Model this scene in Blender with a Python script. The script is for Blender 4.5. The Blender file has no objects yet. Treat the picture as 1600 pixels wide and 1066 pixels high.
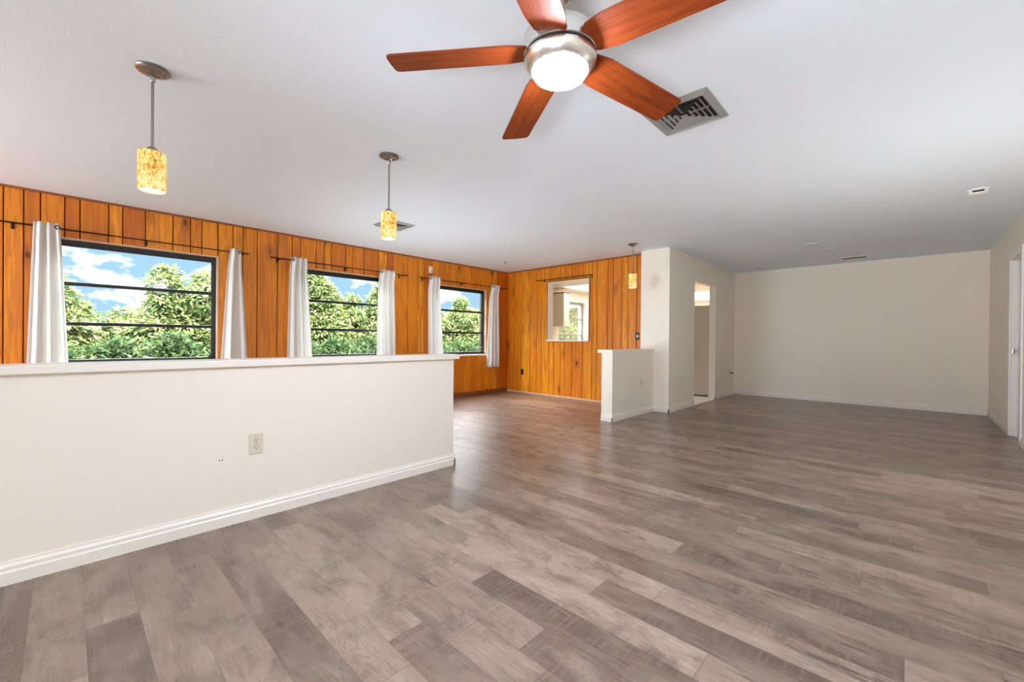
import bpy, bmesh, math, random
import numpy as np
from mathutils import Vector, Matrix
PI = math.pi
random.seed(7)
SC = bpy.context.scene
COL = SC.collection

# ------------------------------------------------------------------ camera
F_PX = 655.55
YAW, PITCH, ROLL, EYE = 0.7557, -0.0038, 0.0086, 1.0623
fw = Vector((math.cos(YAW)*math.cos(PITCH), math.sin(YAW)*math.cos(PITCH), math.sin(PITCH)))
rt = Vector((math.sin(YAW), -math.cos(YAW), 0)); up = rt.cross(fw)
r2 = rt*math.cos(ROLL)+up*math.sin(ROLL); u2 = -rt*math.sin(ROLL)+up*math.cos(ROLL)
cam = bpy.data.cameras.new('camera'); cam.sensor_width = 36; cam.lens = 36*F_PX/1600
cam.clip_start = 0.05; cam.clip_end = 300
camo = bpy.data.objects.new('camera', cam); COL.objects.link(camo)
camo.matrix_world = Matrix(((r2.x, u2.x, -fw.x, 0), (r2.y, u2.y, -fw.y, 0), (r2.z, u2.z, -fw.z, EYE), (0, 0, 0, 1)))
SC.camera = camo
SC.view_settings.view_transform = 'Standard'; SC.view_settings.look = 'None'
SC.view_settings.gamma = 1; SC.view_settings.use_curve_mapping = False
SC.view_settings.exposure = 0.13
SC.cycles.max_bounces = 10; SC.cycles.diffuse_bounces = 6; SC.cycles.transparent_max_bounces = 16
SC.cycles.caustics_reflective = False; SC.cycles.caustics_refractive = False
SC.cycles.sample_clamp_indirect = 6

# ------------------------------------------------------------------ sky and sun
SKY_STRENGTH = 1.0
SUN_STRENGTH = 20.0
DOOR_DAYLIGHT = 60.0
DINING_WINDOW_FILL = 240.0
SIDE_FILL = 27.0
HIGH_SKY = 46.0
REAR_FILL = 240.0
DINING_FILL = 90.0
FAN_GLOW = 350.0
BULB_GLOW = 8.0
KITCHEN_GLOW = 5.0
SHADE_GLOW = 1.1
YR_SIDE = -0.872
w = bpy.data.worlds.new('sky'); SC.world = w; w.use_nodes = True
nt = w.node_tree; nt.nodes.clear(); N = nt.nodes.new; Lk = nt.links.new
tc = N('ShaderNodeTexCoord'); sp = N('ShaderNodeSeparateXYZ'); Lk(tc.outputs['Generated'], sp.inputs[0])
grad = N('ShaderNodeValToRGB'); Lk(sp.outputs['Z'], grad.inputs[0])
grad.color_ramp.elements[0].position = 0.2; grad.color_ramp.elements[0].color = (0.42, 0.71, 1.0, 1)
grad.color_ramp.elements[1].position = 0.3; grad.color_ramp.elements[1].color = (0.86, 0.93, 1.0, 1)
mp = N('ShaderNodeMapping'); mp.inputs['Scale'].default_value = (1, 1, 1.9); mp.inputs['Location'].default_value = (0.32, 0.1, 0.15)
Lk(tc.outputs['Generated'], mp.inputs[0])
cn = N('ShaderNodeTexNoise'); cn.inputs['Scale'].default_value = 10.5; cn.inputs['Detail'].default_value = 7; cn.inputs['Roughness'].default_value = 0.55
Lk(mp.outputs[0], cn.inputs['Vector'])
cr = N('ShaderNodeValToRGB'); Lk(cn.outputs['Fac'], cr.inputs[0])
cr.color_ramp.elements[0].position = 0.51; cr.color_ramp.elements[1].position = 0.56
mx = N('ShaderNodeMix'); mx.data_type = 'RGBA'; Lk(cr.outputs[0], mx.inputs[0]); Lk(grad.outputs[0], mx.inputs[6]); mx.inputs[7].default_value = (1.35, 1.37, 1.4, 1)
# the high, hazy part of the sky is far brighter than the strip near the horizon
hi = N('ShaderNodeMapRange'); Lk(sp.outputs['Z'], hi.inputs[0]); hi.inputs[1].default_value = 0.3; hi.inputs[2].default_value = 0.55
hi.inputs[3].default_value = SKY_STRENGTH; hi.inputs[4].default_value = HIGH_SKY
bg = N('ShaderNodeBackground'); Lk(mx.outputs[2], bg.inputs[0]); Lk(hi.outputs[0], bg.inputs[1])
wo = N('ShaderNodeOutputWorld'); Lk(bg.outputs[0], wo.inputs[0])

sl = bpy.data.lights.new('sun', 'SUN'); sl.energy = SUN_STRENGTH; sl.angle = math.radians(0.6); sl.color = (1.0, 0.95, 0.86)
so = bpy.data.objects.new('sun', sl); COL.objects.link(so)
so.rotation_euler = Vector((-0.25, 0.62, -0.95)).to_track_quat('-Z', 'Y').to_euler()

# area lamps added just inside the rear glazing to carry its light
def area_lamp(name, loc, aim, sx, sy, watts, col=(0.88, 0.98, 1.06)):
    d = bpy.data.lights.new(name, 'AREA'); d.shape = 'RECTANGLE'; d.size = sx; d.size_y = sy; d.energy = watts; d.color = col
    o = bpy.data.objects.new(name, d); COL.objects.link(o); o.location = loc
    o.rotation_euler = Vector(aim).to_track_quat('-Z', 'Y').to_euler()
area_lamp('rear_door_daylight', (-4.42, 0.85, 1.2), (1, 0, 0), 2.0, 3.0, DOOR_DAYLIGHT)
area_lamp('dining_window_fill', (-4.42, 4.5, 1.3), (1, 0, 0.2), 1.6, 2.4, DINING_WINDOW_FILL)  # fill lamp at an added, unseen window, brightens the dining side
# added fill lamp out of view by the right wall, aimed at the ceiling
area_lamp('side_fill_lamp', (3.8, YR_SIDE+0.25, 0.35), (0.55, 0.3, 0.9), 1.0, 0.5, SIDE_FILL, (1.0, 0.985, 0.96))

# added fill spot hidden behind the half wall, bounced off the dining ceiling
f2 = bpy.data.lights.new('dining_fill_spot', 'SPOT'); f2.energy = DINING_FILL; f2.spot_size = math.radians(155); f2.spot_blend = 0.6; f2.shadow_soft_size = 0.45; f2.color = (0.88, 0.95, 1.0)
f2o = bpy.data.objects.new('dining_fill_spot', f2); COL.objects.link(f2o); f2o.location = (3.1, 4.4, 0.35)
f2o.rotation_euler = Vector((0.5, -0.1, 1)).to_track_quat('-Z', 'Y').to_euler()

# added fill spot behind the camera, aimed up at the ceiling
f3 = bpy.data.lights.new('rear_fill_spot', 'SPOT'); f3.energy = REAR_FILL; f3.spot_size = math.radians(115); f3.spot_blend = 1.0; f3.shadow_soft_size = 0.25; f3.color = (0.93, 0.98, 1.03)
f3o = bpy.data.objects.new('rear_fill_spot', f3); COL.objects.link(f3o); f3o.location = (-0.9, 0.1, 0.75)
f3o.rotation_euler = Vector((0.95, -0.05, 1)).to_track_quat('-Z', 'Y').to_euler()

# ------------------------------------------------------------------ materials
def srgb(r, g, b):
    f = lambda c: (c/12.92 if c <= 0.04045 else ((c+0.055)/1.055)**2.4)
    return (f(r/255), f(g/255), f(b/255), 1)

class NB:
    """small helper round a node tree"""
    def __init__(s, name):
        s.m = bpy.data.materials.new(name); s.m.use_nodes = True
        s.t = s.m.node_tree; s.t.nodes.clear()
        s.out = s.n('ShaderNodeOutputMaterial')
    def n(s, t, **k):
        x = s.t.nodes.new(t)
        for a, b in k.items(): setattr(x, a, b)
        return x
    def l(s, a, b): s.t.links.new(a, b)
    def math(s, op, a, b=None, c=None):
        x = s.n('ShaderNodeMath', operation=op)
        for i, v in enumerate((a, b, c)):
            if v is None: continue
            if isinstance(v, (int, float)): x.inputs[i].default_value = v
            else: s.l(v, x.inputs[i])
        return x.outputs[0]
    def mix(s, fac, a, b, blend='MIX'):
        x = s.n('ShaderNodeMix', data_type='RGBA', blend_type=blend)
        for i, v in ((0, fac), (6, a), (7, b)):
            if isinstance(v, (int, float)): x.inputs[i].default_value = v
            elif isinstance(v, tuple): x.inputs[i].default_value = v
            else: s.l(v, x.inputs[i])
        return x.outputs[2]
    def ramp(s, fac, stops):
        x = s.n('ShaderNodeValToRGB'); s.l(fac, x.inputs[0]); e = x.color_ramp.elements
        while len(e) < len(stops): e.new(0.5)
        for q, (p, c) in zip(e, stops):
            q.position = p; q.color = c if isinstance(c, tuple) else (c, c, c, 1)
        return x.outputs[0]
    def noise(s, vec, scale, detail=3, rough=0.5, dist=0.0):
        x = s.n('ShaderNodeTexNoise'); s.l(vec, x.inputs['Vector'])
        x.inputs['Scale'].default_value = scale; x.inputs['Detail'].default_value = detail
        x.inputs['Roughness'].default_value = rough; x.inputs['Distortion'].default_value = dist
        return x.outputs['Fac']
    def mapping(s, vec, loc=(0, 0, 0), scale=(1, 1, 1)):
        x = s.n('ShaderNodeMapping'); s.l(vec, x.inputs[0]); x.inputs['Scale'].default_value = scale
        if isinstance(loc, tuple): x.inputs['Location'].default_value = loc
        else: s.l(loc, x.inputs['Location'])
        return x.outputs[0]
    def comb(s, x, y, z):
        c = s.n('ShaderNodeCombineXYZ')
        for i, v in enumerate((x, y, z)):
            if isinstance(v, (int, float)): c.inputs[i].default_value = v
            else: s.l(v, c.inputs[i])
        return c.outputs[0]
    def bsdf(s, color, rough=0.5, metal=0.0, bump=None, bump_str=0.2, bump_dist=0.002, spec=0.5, coat=0.0, trans=0.0, ior=None):
        b = s.n('ShaderNodeBsdfPrincipled')
        if isinstance(color, tuple): b.inputs['Base Color'].default_value = color
        else: s.l(color, b.inputs['Base Color'])
        if isinstance(rough, (int, float)): b.inputs['Roughness'].default_value = rough
        else: s.l(rough, b.inputs['Roughness'])
        b.inputs['Metallic'].default_value = metal; b.inputs['Specular IOR Level'].default_value = spec
        b.inputs['Coat Weight'].default_value = coat; b.inputs['Coat Roughness'].default_value = 0.15
        if ior: b.inputs['IOR'].default_value = ior
        if bump is not None:
            q = s.n('ShaderNodeBump'); q.inputs['Strength'].default_value = bump_str; q.inputs['Distance'].default_value = bump_dist
            s.l(bump, q.inputs['Height']); s.l(q.outputs[0], b.inputs['Normal'])
        return b
    def done(s, b):
        s.l(b.outputs[0] if hasattr(b, 'outputs') else b, s.out.inputs[0]); return s.m

def simple(name, color, rough=0.5, metal=0.0, var=0.05, scale=40, bump=0.05, spec=0.5):
    q = NB(name); tc = q.n('ShaderNodeTexCoord').outputs['Object']
    f = q.noise(tc, scale, 3)
    c = q.mix(q.math('MULTIPLY', f, var*2), color, tuple(x*0.8 for x in color[:3])+(1,))
    return q.done(q.bsdf(c, rough, metal, f, bump, 0.001, spec))

def paint(name, color, rough=0.45, bump=0.12, scale=160, blotch=0.06):
    q = NB(name); tc = q.n('ShaderNodeTexCoord').outputs['Object']
    f = q.noise(tc, scale, 4, 0.6); g = q.noise(tc, 1.3, 2)
    c = q.mix(q.math('MULTIPLY', g, blotch*2), color, tuple(x*0.86 for x in color[:3])+(1,))
    return q.done(q.bsdf(c, rough, 0, f, bump, 0.002))

M = {}
M['white_wall'] = paint('cream_wall_paint', srgb(238, 230, 218))
M['white_trim'] = paint('white_trim_paint', srgb(238, 231, 221), 0.3, 0.03, 60)
M['ceiling'] = paint('ceiling_texture', srgb(230, 238, 247), 0.8, 0.5, 95, 0.03)
M['kitchen_paint'] = paint('kitchen_paint', srgb(238, 226, 208), 0.45, 0.05)
M['kitchen_tile'] = simple('kitchen_floor_tile', srgb(226, 214, 202), 0.3)
M['cabinet'] = simple('cabinet_laminate', srgb(236, 220, 200), 0.35)
M['fridge'] = simple('refrigerator_side', srgb(200, 190, 176), 0.45, 0.0)
M['black_metal'] = simple('black_window_metal', srgb(22, 21, 20), 0.4)
M['bronze'] = simple('dark_bronze_metal', srgb(48, 36, 30), 0.4, 0.7)
M['black_plastic'] = simple('black_plastic', srgb(24, 22, 22), 0.35)
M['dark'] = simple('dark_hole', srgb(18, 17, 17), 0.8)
M['ivory'] = simple('ivory_plastic', srgb(218, 207, 190), 0.35)
M['white_plastic'] = simple('white_plastic', srgb(236, 234, 230), 0.35)
M['grey_grille'] = simple('grey_grille_metal', srgb(152, 150, 147), 0.45, 0.3)
M['exterior'] = paint('exterior_stucco', srgb(225, 220, 210), 0.8)
M['bark'] = simple('shrub_bark', srgb(96, 78, 60), 0.9, 0, 0.3, 30, 0.3)

def nickel(name, col):
    q = NB(name); tc = q.n('ShaderNodeTexCoord').outputs['Object']
    f = q.noise(q.mapping(tc, scale=(6, 6, 420)), 1.0, 2)
    r = q.math('MULTIPLY_ADD', f, 0.16, 0.2)
    return q.done(q.bsdf(col, r, 1.0, f, 0.04, 0.0005))
M['nickel'] = nickel('brushed_nickel', srgb(222, 219, 214))
M['nickel_dark'] = nickel('aged_nickel', srgb(158, 152, 145))

def curtain_mat():
    q = NB('white_curtain_cloth'); tc = q.n('ShaderNodeTexCoord').outputs['Object']
    f = q.noise(q.mapping(tc, scale=(1, 1, 0.6)), 500, 2)
    c = q.mix(f, srgb(246, 245, 242), srgb(238, 237, 234))
    b = q.bsdf(c, 0.85, 0, f, 0.1, 0.0006, 0.2)
    t = q.n('ShaderNodeBsdfTranslucent'); q.l(c, t.inputs[0])
    m = q.n('ShaderNodeMixShader'); m.inputs[0].default_value = 0.35; q.l(b.outputs[0], m.inputs[1]); q.l(t.outputs[0], m.inputs[2])
    return q.done(m)
M['curtain'] = curtain_mat()

def glass_mat():
    q = NB('window_glass')
    t = q.n('ShaderNodeBsdfTransparent'); t.inputs[0].default_value = (0.97, 0.98, 0.98, 1)
    g = q.n('ShaderNodeBsdfGlossy'); g.inputs['Roughness'].default_value = 0.09
    fr = q.n('ShaderNodeFresnel'); fr.inputs[0].default_value = 1.35
    m = q.n('ShaderNodeMixShader'); q.l(q.math('MULTIPLY', fr.outputs[0], 0.45), m.inputs[0]); q.l(t.outputs[0], m.inputs[1]); q.l(g.outputs[0], m.inputs[2])
    return q.done(m)
M['glass'] = glass_mat()

def emission(name, color, s):
    q = NB(name); e = q.n('ShaderNodeEmission'); e.inputs[0].default_value = color; e.inputs[1].default_value = s
    return q.done(e)
M['fan_light'] = emission('fan_light_glow', (0.88, 0.98, 1.15, 1), FAN_GLOW)
M['bulb'] = emission('pendant_bulb_glow', (1.0, 0.9, 0.72, 1), BULB_GLOW)
M['opening_glow'] = emission('pendant_opening_glow', (1.0, 0.93, 0.8, 1), 1.6)
M['kitchen_light'] = emission('kitchen_ceiling_light_glow', (1.0, 0.98, 0.95, 1), KITCHEN_GLOW)

def shade_mat():
    q = NB('amber_mottled_glass'); tc = q.n('ShaderNodeTexCoord').outputs['Object']
    v = q.mapping(tc, scale=(1, 1, 0.55))
    a = q.noise(v, 70, 5, 0.62, 1.2); b_ = q.noise(v, 26, 3)
    s_ = q.math('ADD', q.math('MULTIPLY', a, 0.7), q.math('MULTIPLY', b_, 0.3))
    c = q.ramp(s_, [(0.34, srgb(168, 96, 26)), (0.42, srgb(222, 156, 54)), (0.48, srgb(250, 208, 110)), (0.58, srgb(255, 240, 180))])
    e = q.n('ShaderNodeEmission'); q.l(c, e.inputs[0]); e.inputs[1].default_value = SHADE_GLOW
    d = q.bsdf(c, 0.2, 0, None, spec=0.5)
    m = q.n('ShaderNodeMixShader'); m.inputs[0].default_value = 0.28; q.l(e.outputs[0], m.inputs[1]); q.l(d.outputs[0], m.inputs[2])
    return q.done(m)
M['shade'] = shade_mat()

def panel_wood():
    """varnished knotty pine boards, grain along Z; per-board value in attribute 'board'"""
    q = NB('varnished_pine_panelling'); pos = q.n('ShaderNodeTexCoord').outputs['Object']
    at = q.n('ShaderNodeAttribute', attribute_name='board'); bd = at.outputs['Fac']
    off = q.comb(q.math('MULTIPLY', bd, 31.7), q.math('MULTIPLY', bd, 17.3), q.math('MULTIPLY', bd, 53.1))
    v = q.mapping(pos, off, (1, 1, 1))
    warp = q.noise(q.mapping(v, scale=(3.0, 3.0, 0.9)), 1.6, 2)
    g1 = q.noise(q.mapping(v, scale=(9, 9, 0.55)), 2.2, 5, 0.6, 1.6)
    g2 = q.noise(q.mapping(v, scale=(70, 70, 1.6)), 1.0, 3, 0.6)
    bands = q.math('SINE', q.math('MULTIPLY', q.math('ADD', g1, q.math('MULTIPLY', warp, 0.5)), 34.0))
    base = q.ramp(bd, [(0.0, srgb(184, 92, 12)), (0.3, srgb(220, 128, 14)), (0.65, srgb(234, 146, 22)), (1.0, srgb(244, 166, 38))])
    c = q.mix(q.math('MULTIPLY', q.ramp(g1, [(0.42, 0.0), (0.66, 1.0)]), 0.8), base, srgb(176, 90, 14))
    c = q.mix(q.math('MULTIPLY', q.math('MULTIPLY_ADD', bands, 0.5, 0.5), 0.2), c, srgb(140, 66, 10))
    c = q.mix(q.math('MULTIPLY', g2, 0.15), c, srgb(180, 96, 20))
    # knots with a dark heart and a ring of disturbed grain
    vo = q.n('ShaderNodeTexVoronoi'); vo.inputs['Scale'].default_value = 1.0
    q.l(q.mapping(v, scale=(4.0, 4.0, 2.0)), vo.inputs['Vector'])
    dn = q.math('ADD', vo.outputs['Distance'], q.math('MULTIPLY', q.noise(v, 60, 2), 0.05))
    sep = q.n('ShaderNodeSeparateColor'); q.l(vo.outputs['Color'], sep.inputs[0])
    on = q.math('GREATER_THAN', sep.outputs[0], 0.45)
    halo = q.math('MULTIPLY', q.ramp(dn, [(0.05, 1.0), (0.34, 0.0)]), on)
    heart = q.math('MULTIPLY', q.ramp(dn, [(0.075, 1.0), (0.12, 0.0)]), on)
    c = q.mix(q.math('MULTIPLY', halo, 0.7), c, srgb(122, 60, 26))
    c = q.mix(q.math('MULTIPLY', heart, 0.85), c, srgb(62, 30, 14))
    return q.done(q.bsdf(c, q.math('MULTIPLY_ADD', g2, 0.12, 0.3), 0, g2, 0.08, 0.001, 0.5))
M['panel'] = panel_wood()
M['groove'] = simple('panel_groove_stain', srgb(44, 24, 14), 0.7)

def wood_trim():
    q = NB('stained_wood_trim'); pos = q.n('ShaderNodeTexCoord').outputs['Object']
    g = q.noise(q.mapping(pos, scale=(3, 40, 40)), 1.5, 4)
    return q.done(q.bsdf(q.mix(g, srgb(150, 88, 42), srgb(104, 56, 26)), 0.4, 0, g, 0.05))
M['wood_trim'] = wood_trim()
M['reveal'] = simple('pale_wood_reveal', srgb(206, 170, 140), 0.45)

def blade_mat():
    q = NB('cherry_blade_wood'); pos = q.n('ShaderNodeTexCoord').outputs['Object']
    g = q.noise(q.mapping(pos, scale=(1.2, 16, 16)), 2.4, 5, 0.6, 1.2)
    h = q.noise(q.mapping(pos, scale=(5, 160, 160)), 1.0, 2)
    bands = q.math('MULTIPLY_ADD', q.math('SINE', q.math('MULTIPLY', g, 40)), 0.5, 0.5)
    c = q.ramp(g, [(0.3, srgb(146, 68, 22)), (0.55, srgb(120, 50, 15)), (0.75, srgb(78, 28, 10))])
    c = q.mix(q.math('MULTIPLY', bands, 0.34), c, srgb(122, 50, 20)); c = q.mix(q.math('MULTIPLY', h, 0.2), c, srgb(120, 44, 20))
    return q.done(q.bsdf(c, 0.5, 0, h, 0.04, 0.0005, 0.2))
M['blade'] = blade_mat()

def floor_mat():
    PW, PL = 0.145, 1.22
    q = NB('grey_brown_plank_floor'); pos = q.n('ShaderNodeTexCoord').outputs['Object']
    s = q.n('ShaderNodeSeparateXYZ'); q.l(pos, s.inputs[0]); x, y = s.outputs[0], s.outputs[1]
    xr = q.math('DIVIDE', q.math('SUBTRACT', x, 0.05), PW); row = q.math('FLOOR', xr); fx = q.math('FRACT', xr)
    wn = q.n('ShaderNodeTexWhiteNoise', noise_dimensions='1D'); q.l(row, wn.inputs['W'])
    yr = q.math('ADD', q.math('DIVIDE', y, PL), q.math('MULTIPLY', wn.outputs['Value'], 9.0))
    idx = q.math('FLOOR', yr); fy = q.math('FRACT', yr)
    w2 = q.n('ShaderNodeTexWhiteNoise', noise_dimensions='2D'); q.l(q.comb(row, idx, 0), w2.inputs['Vector'])
    rnd = w2.outputs['Value']
    sc = q.n('ShaderNodeSeparateColor'); q.l(w2.outputs['Color'], sc.inputs[0])
    off = q.comb(q.math('MULTIPLY', rnd, 37.0), q.math('MULTIPLY', sc.outputs[1], 71.0), q.math('MULTIPLY', sc.outputs[2], 11.0))
    v = q.mapping(pos, off)
    big = q.noise(q.mapping(v, scale=(5, 1.6, 1)), 1.5, 4, 0.6, 0.6)
    cath = q.noise(q.mapping(v, scale=(6.5, 0.75, 1)), 1.5, 3, 0.45, 0.5)
    rings = q.math('MULTIPLY_ADD', q.math('SINE', q.math('MULTIPLY', cath, 190)), 0.5, 0.5)
    fine = q.noise(q.mapping(v, scale=(130, 5, 1)), 1.0, 4, 0.65)
    saw = q.noise(q.mapping(v, scale=(5, 75, 1)), 1.0, 2, 0.5, 0.3)
    blotch = q.noise(q.mapping(v, scale=(1.6, 0.8, 1)), 5.0, 6, 0.68, 0.8)
    c = q.ramp(rnd, [(0.0, srgb(100, 82, 70)), (0.35, srgb(126, 106, 92)), (0.7, srgb(140, 119, 104)), (1.0, srgb(164, 143, 125))])
    c = q.mix(q.math('MULTIPLY', q.ramp(blotch, [(0.46, 0.0), (0.64, 1.0)]), 0.72), c, srgb(84, 67, 57))
    c = q.mix(q.math('MULTIPLY', q.ramp(big, [(0.45, 0.0), (0.7, 1.0)]), 0.5), c, srgb(176, 157, 141))
    c = q.mix(q.math('MULTIPLY', q.math('POWER', rings, 3.0), 0.3), c, srgb(92, 76, 64))
    c = q.mix(q.math('MULTIPLY', q.ramp(fine, [(0.4, 0.0), (0.7, 1.0)]), 0.3), c, srgb(92, 76, 66))
    c = q.mix(q.math('MULTIPLY', q.math('MULTIPLY', q.ramp(saw, [(0.5, 0.0), (0.62, 1.0)]), q.ramp(big, [(0.4, 1.0), (0.55, 0.0)])), 0.13), c, srgb(196, 180, 164))
    # cracks and small knots
    vo = q.n('ShaderNodeTexVoronoi'); q.l(q.mapping(v, scale=(5.5, 2.6, 1)), vo.inputs['Vector']); vo.inputs['Scale'].default_value = 1.0
    s3 = q.n('ShaderNodeSeparateColor'); q.l(vo.outputs['Color'], s3.inputs[0])
    kn = q.math('MULTIPLY', q.ramp(q.math('ADD', vo.outputs['Distance'], q.math('MULTIPLY', q.noise(v, 90, 2), 0.06)), [(0.06, 1.0), (0.11, 0.0)]), q.math('GREATER_THAN', s3.outputs[0], 0.6))
    c = q.mix(q.math('MULTIPLY', kn, 0.8), c, srgb(60, 48, 42))
    crk = q.noise(q.mapping(v, scale=(13, 0.5, 1)), 1.6, 3, 0.62, 1.5)
    c = q.mix(q.math('MULTIPLY', q.ramp(crk, [(0.665, 0.0), (0.70, 1.0)]), 0.7), c, srgb(66, 53, 45))
    # joints
    ex = q.math('MINIMUM', fx, q.math('SUBTRACT', 1.0, fx)); ey = q.math('MINIMUM', fy, q.math('SUBTRACT', 1.0, fy))
    j = q.math('MAXIMUM', q.math('LESS_THAN', ex, 0.0075), q.math('LESS_THAN', ey, 0.0012))
    c = q.mix(q.math('MULTIPLY', j, 0.55), c, srgb(70, 58, 52))
    h = q.math('SUBTRACT', q.math('ADD', q.math('MULTIPLY', fine, 0.4), q.math('MULTIPLY', rings, 0.2)), q.math('MULTIPLY', j, 1.0))
    return q.done(q.bsdf(c, q.math('MULTIPLY_ADD', fine, 0.06, 0.25), 0, h, 0.10, 0.001, 0.5))
M['floor'] = floor_mat()

def block_wall():
    """painted concrete block: faint courses show through the paint"""
    q = NB('painted_block_wall'); pos = q.n('ShaderNodeTexCoord').outputs['Object']
    s = q.n('ShaderNodeSeparateXYZ'); q.l(pos, s.inputs[0])
    br = q.n('ShaderNodeTexBrick'); q.l(q.comb(s.outputs[1], s.outputs[2], 0), br.inputs['Vector'])
    br.inputs['Scale'].default_value = 1; br.inputs['Brick Width'].default_value = 0.406; br.inputs['Row Height'].default_value = 0.203
    br.inputs['Mortar Size'].default_value = 0.006; br.inputs['Mortar Smooth'].default_value = 1.0
    f = q.noise(pos, 120, 4)
    h = q.math('SUBTRACT', q.math('MULTIPLY', f, 0.3), br.outputs['Fac'])
    c = q.mix(q.noise(pos, 1.5, 2), srgb(241, 231, 217), srgb(236, 225, 210))
    return q.done(q.bsdf(c, 0.5, 0, h, 0.18, 0.003))
M['block'] = block_wall()

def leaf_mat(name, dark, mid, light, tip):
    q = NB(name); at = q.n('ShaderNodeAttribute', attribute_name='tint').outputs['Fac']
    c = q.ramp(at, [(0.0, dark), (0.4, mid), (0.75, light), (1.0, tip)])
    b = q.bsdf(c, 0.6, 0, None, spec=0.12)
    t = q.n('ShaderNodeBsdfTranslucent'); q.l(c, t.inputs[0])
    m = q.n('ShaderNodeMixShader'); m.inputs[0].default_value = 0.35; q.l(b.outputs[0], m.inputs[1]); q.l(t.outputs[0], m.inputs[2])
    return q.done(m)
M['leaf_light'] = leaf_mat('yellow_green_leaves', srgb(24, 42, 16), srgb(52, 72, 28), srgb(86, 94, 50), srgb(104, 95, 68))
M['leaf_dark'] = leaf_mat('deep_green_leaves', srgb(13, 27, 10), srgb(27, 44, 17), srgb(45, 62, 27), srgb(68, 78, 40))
def lawn_mat():
    q = NB('lawn_grass'); pos = q.n('ShaderNodeTexCoord').outputs['Object']
    f = q.noise(pos, 30, 5, 0.7)
    return q.done(q.bsdf(q.mix(f, srgb(34, 52, 22), srgb(54, 66, 36)), 0.9, 0, f, 0.6, 0.02))
M['lawn'] = lawn_mat()

# ------------------------------------------------------------------ mesh helpers
def link(name, me, mat, parent=None):
    o = bpy.data.objects.new(name, me); COL.objects.link(o)
    for m in (mat if isinstance(mat, (list, tuple)) else [mat]): me.materials.append(m)
    if parent: o.parent = parent
    return o
def obj(name, bm, mat, parent=None, smooth=False, loc=None):
    bmesh.ops.recalc_face_normals(bm, faces=bm.faces[:])
    me = bpy.data.meshes.new(name); bm.to_mesh(me); bm.free()
    if smooth:
        for p in me.polygons: p.use_smooth = True
        try: me.set_sharp_from_angle(angle=math.radians(38))
        except Exception: pass
    o = link(name, me, mat, parent)
    if loc: o.location = loc
    return o
def B(): return bmesh.new()
def box(bm, a, b, bev=0.0, mi=0):
    lo = Vector([min(p, q) for p, q in zip(a, b)]); hi = Vector([max(p, q) for p, q in zip(a, b)])
    vs = [bm.verts.new((x, y, z)) for x in (lo.x, hi.x) for y in (lo.y, hi.y) for z in (lo.z, hi.z)]
    fs = [bm.faces.new([vs[i] for i in f]) for f in ((0, 1, 3, 2), (4, 6, 7, 5), (0, 4, 5, 1), (2, 3, 7, 6), (0, 2, 6, 4), (1, 5, 7, 3))]
    for f in fs: f.material_index = mi
    if bev > 0:
        bmesh.ops.bevel(bm, geom=list({e for f in fs for e in f.edges}), offset=bev, segments=2, profile=0.5, affect='EDGES')
def lathe(bm, prof, seg=32, c=(0, 0, 0), closed=False):
    """prof: (r, z) list spun about Z"""
    rings = []
    for r, z in prof:
        if r < 1e-5: rings.append([bm.verts.new((c[0], c[1], c[2]+z))])
        else: rings.append([bm.verts.new((c[0]+r*math.cos(2*PI*i/seg), c[1]+r*math.sin(2*PI*i/seg), c[2]+z)) for i in range(seg)])
    pairs = list(zip(rings, rings[1:])) + ([(rings[-1], rings[0])] if closed else [])
    for A, Bq in pairs:
        for i in range(seg):
            j = (i+1) % seg
            if len(A) == 1 and len(Bq) == 1: continue
            if len(A) == 1: bm.faces.new((A[0], Bq[i], Bq[j]))
            elif len(Bq) == 1: bm.faces.new((A[i], A[j], Bq[0]))
            else: bm.faces.new((A[i], A[j], Bq[j], Bq[i]))
def tube(bm, pts, r, seg=10, cap=True):
    pts = [Vector(p) for p in pts]; rr = r if isinstance(r, (list, tuple)) else [r]*len(pts)
    prev = None; rings = []
    for i, p in enumerate(pts):
        d = (pts[min(i+1, len(pts)-1)]-pts[max(i-1, 0)]).normalized()
        n = prev if prev is not None else (Vector((0, 0, 1)) if abs(d.z) < 0.9 else Vector((1, 0, 0)))
        a = (n-d*n.dot(d)).normalized(); prev = a; b = d.cross(a)
        rings.append([bm.verts.new(p+(a*math.cos(2*PI*k/seg)+b*math.sin(2*PI*k/seg))*rr[i]) for k in range(seg)])
    for A, Q in zip(rings, rings[1:]):
        for k in range(seg):
            j = (k+1) % seg; bm.faces.new((A[k], A[j], Q[j], Q[k]))
    if cap:
        bm.faces.new(rings[0][::-1]); bm.faces.new(rings[-1])
def torus(bm, c, axis, R, r, seg=24, s2=8):
    ax = Vector(axis).normalized(); a = ax.orthogonal().normalized(); b = ax.cross(a); c = Vector(c); rings = []
    for i in range(seg):
        d = a*math.cos(2*PI*i/seg)+b*math.sin(2*PI*i/seg)
        rings.append([bm.verts.new(c+d*(R+r*math.cos(2*PI*k/s2))+ax*r*math.sin(2*PI*k/s2)) for k in range(s2)])
    for i in range(seg):
        A, Q = rings[i], rings[(i+1) % seg]
        for k in range(s2):
            j = (k+1) % s2; bm.faces.new((A[k], A[j], Q[j], Q[k]))
def tag(o, label, cat, group=None, kind=None):
    o['label'] = label; o['category'] = cat
    if group: o['group'] = group
    if kind: o['kind'] = kind
    return o
def thing(name, label, cat, loc=(0, 0, 0), rz=0.0, group=None, kind=None):
    o = bpy.data.objects.new(name, None); COL.objects.link(o); o.empty_display_size = 0.1
    o.location = loc; o.rotation_euler = (0, 0, rz)
    return tag(o, label, cat, group, kind)
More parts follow.
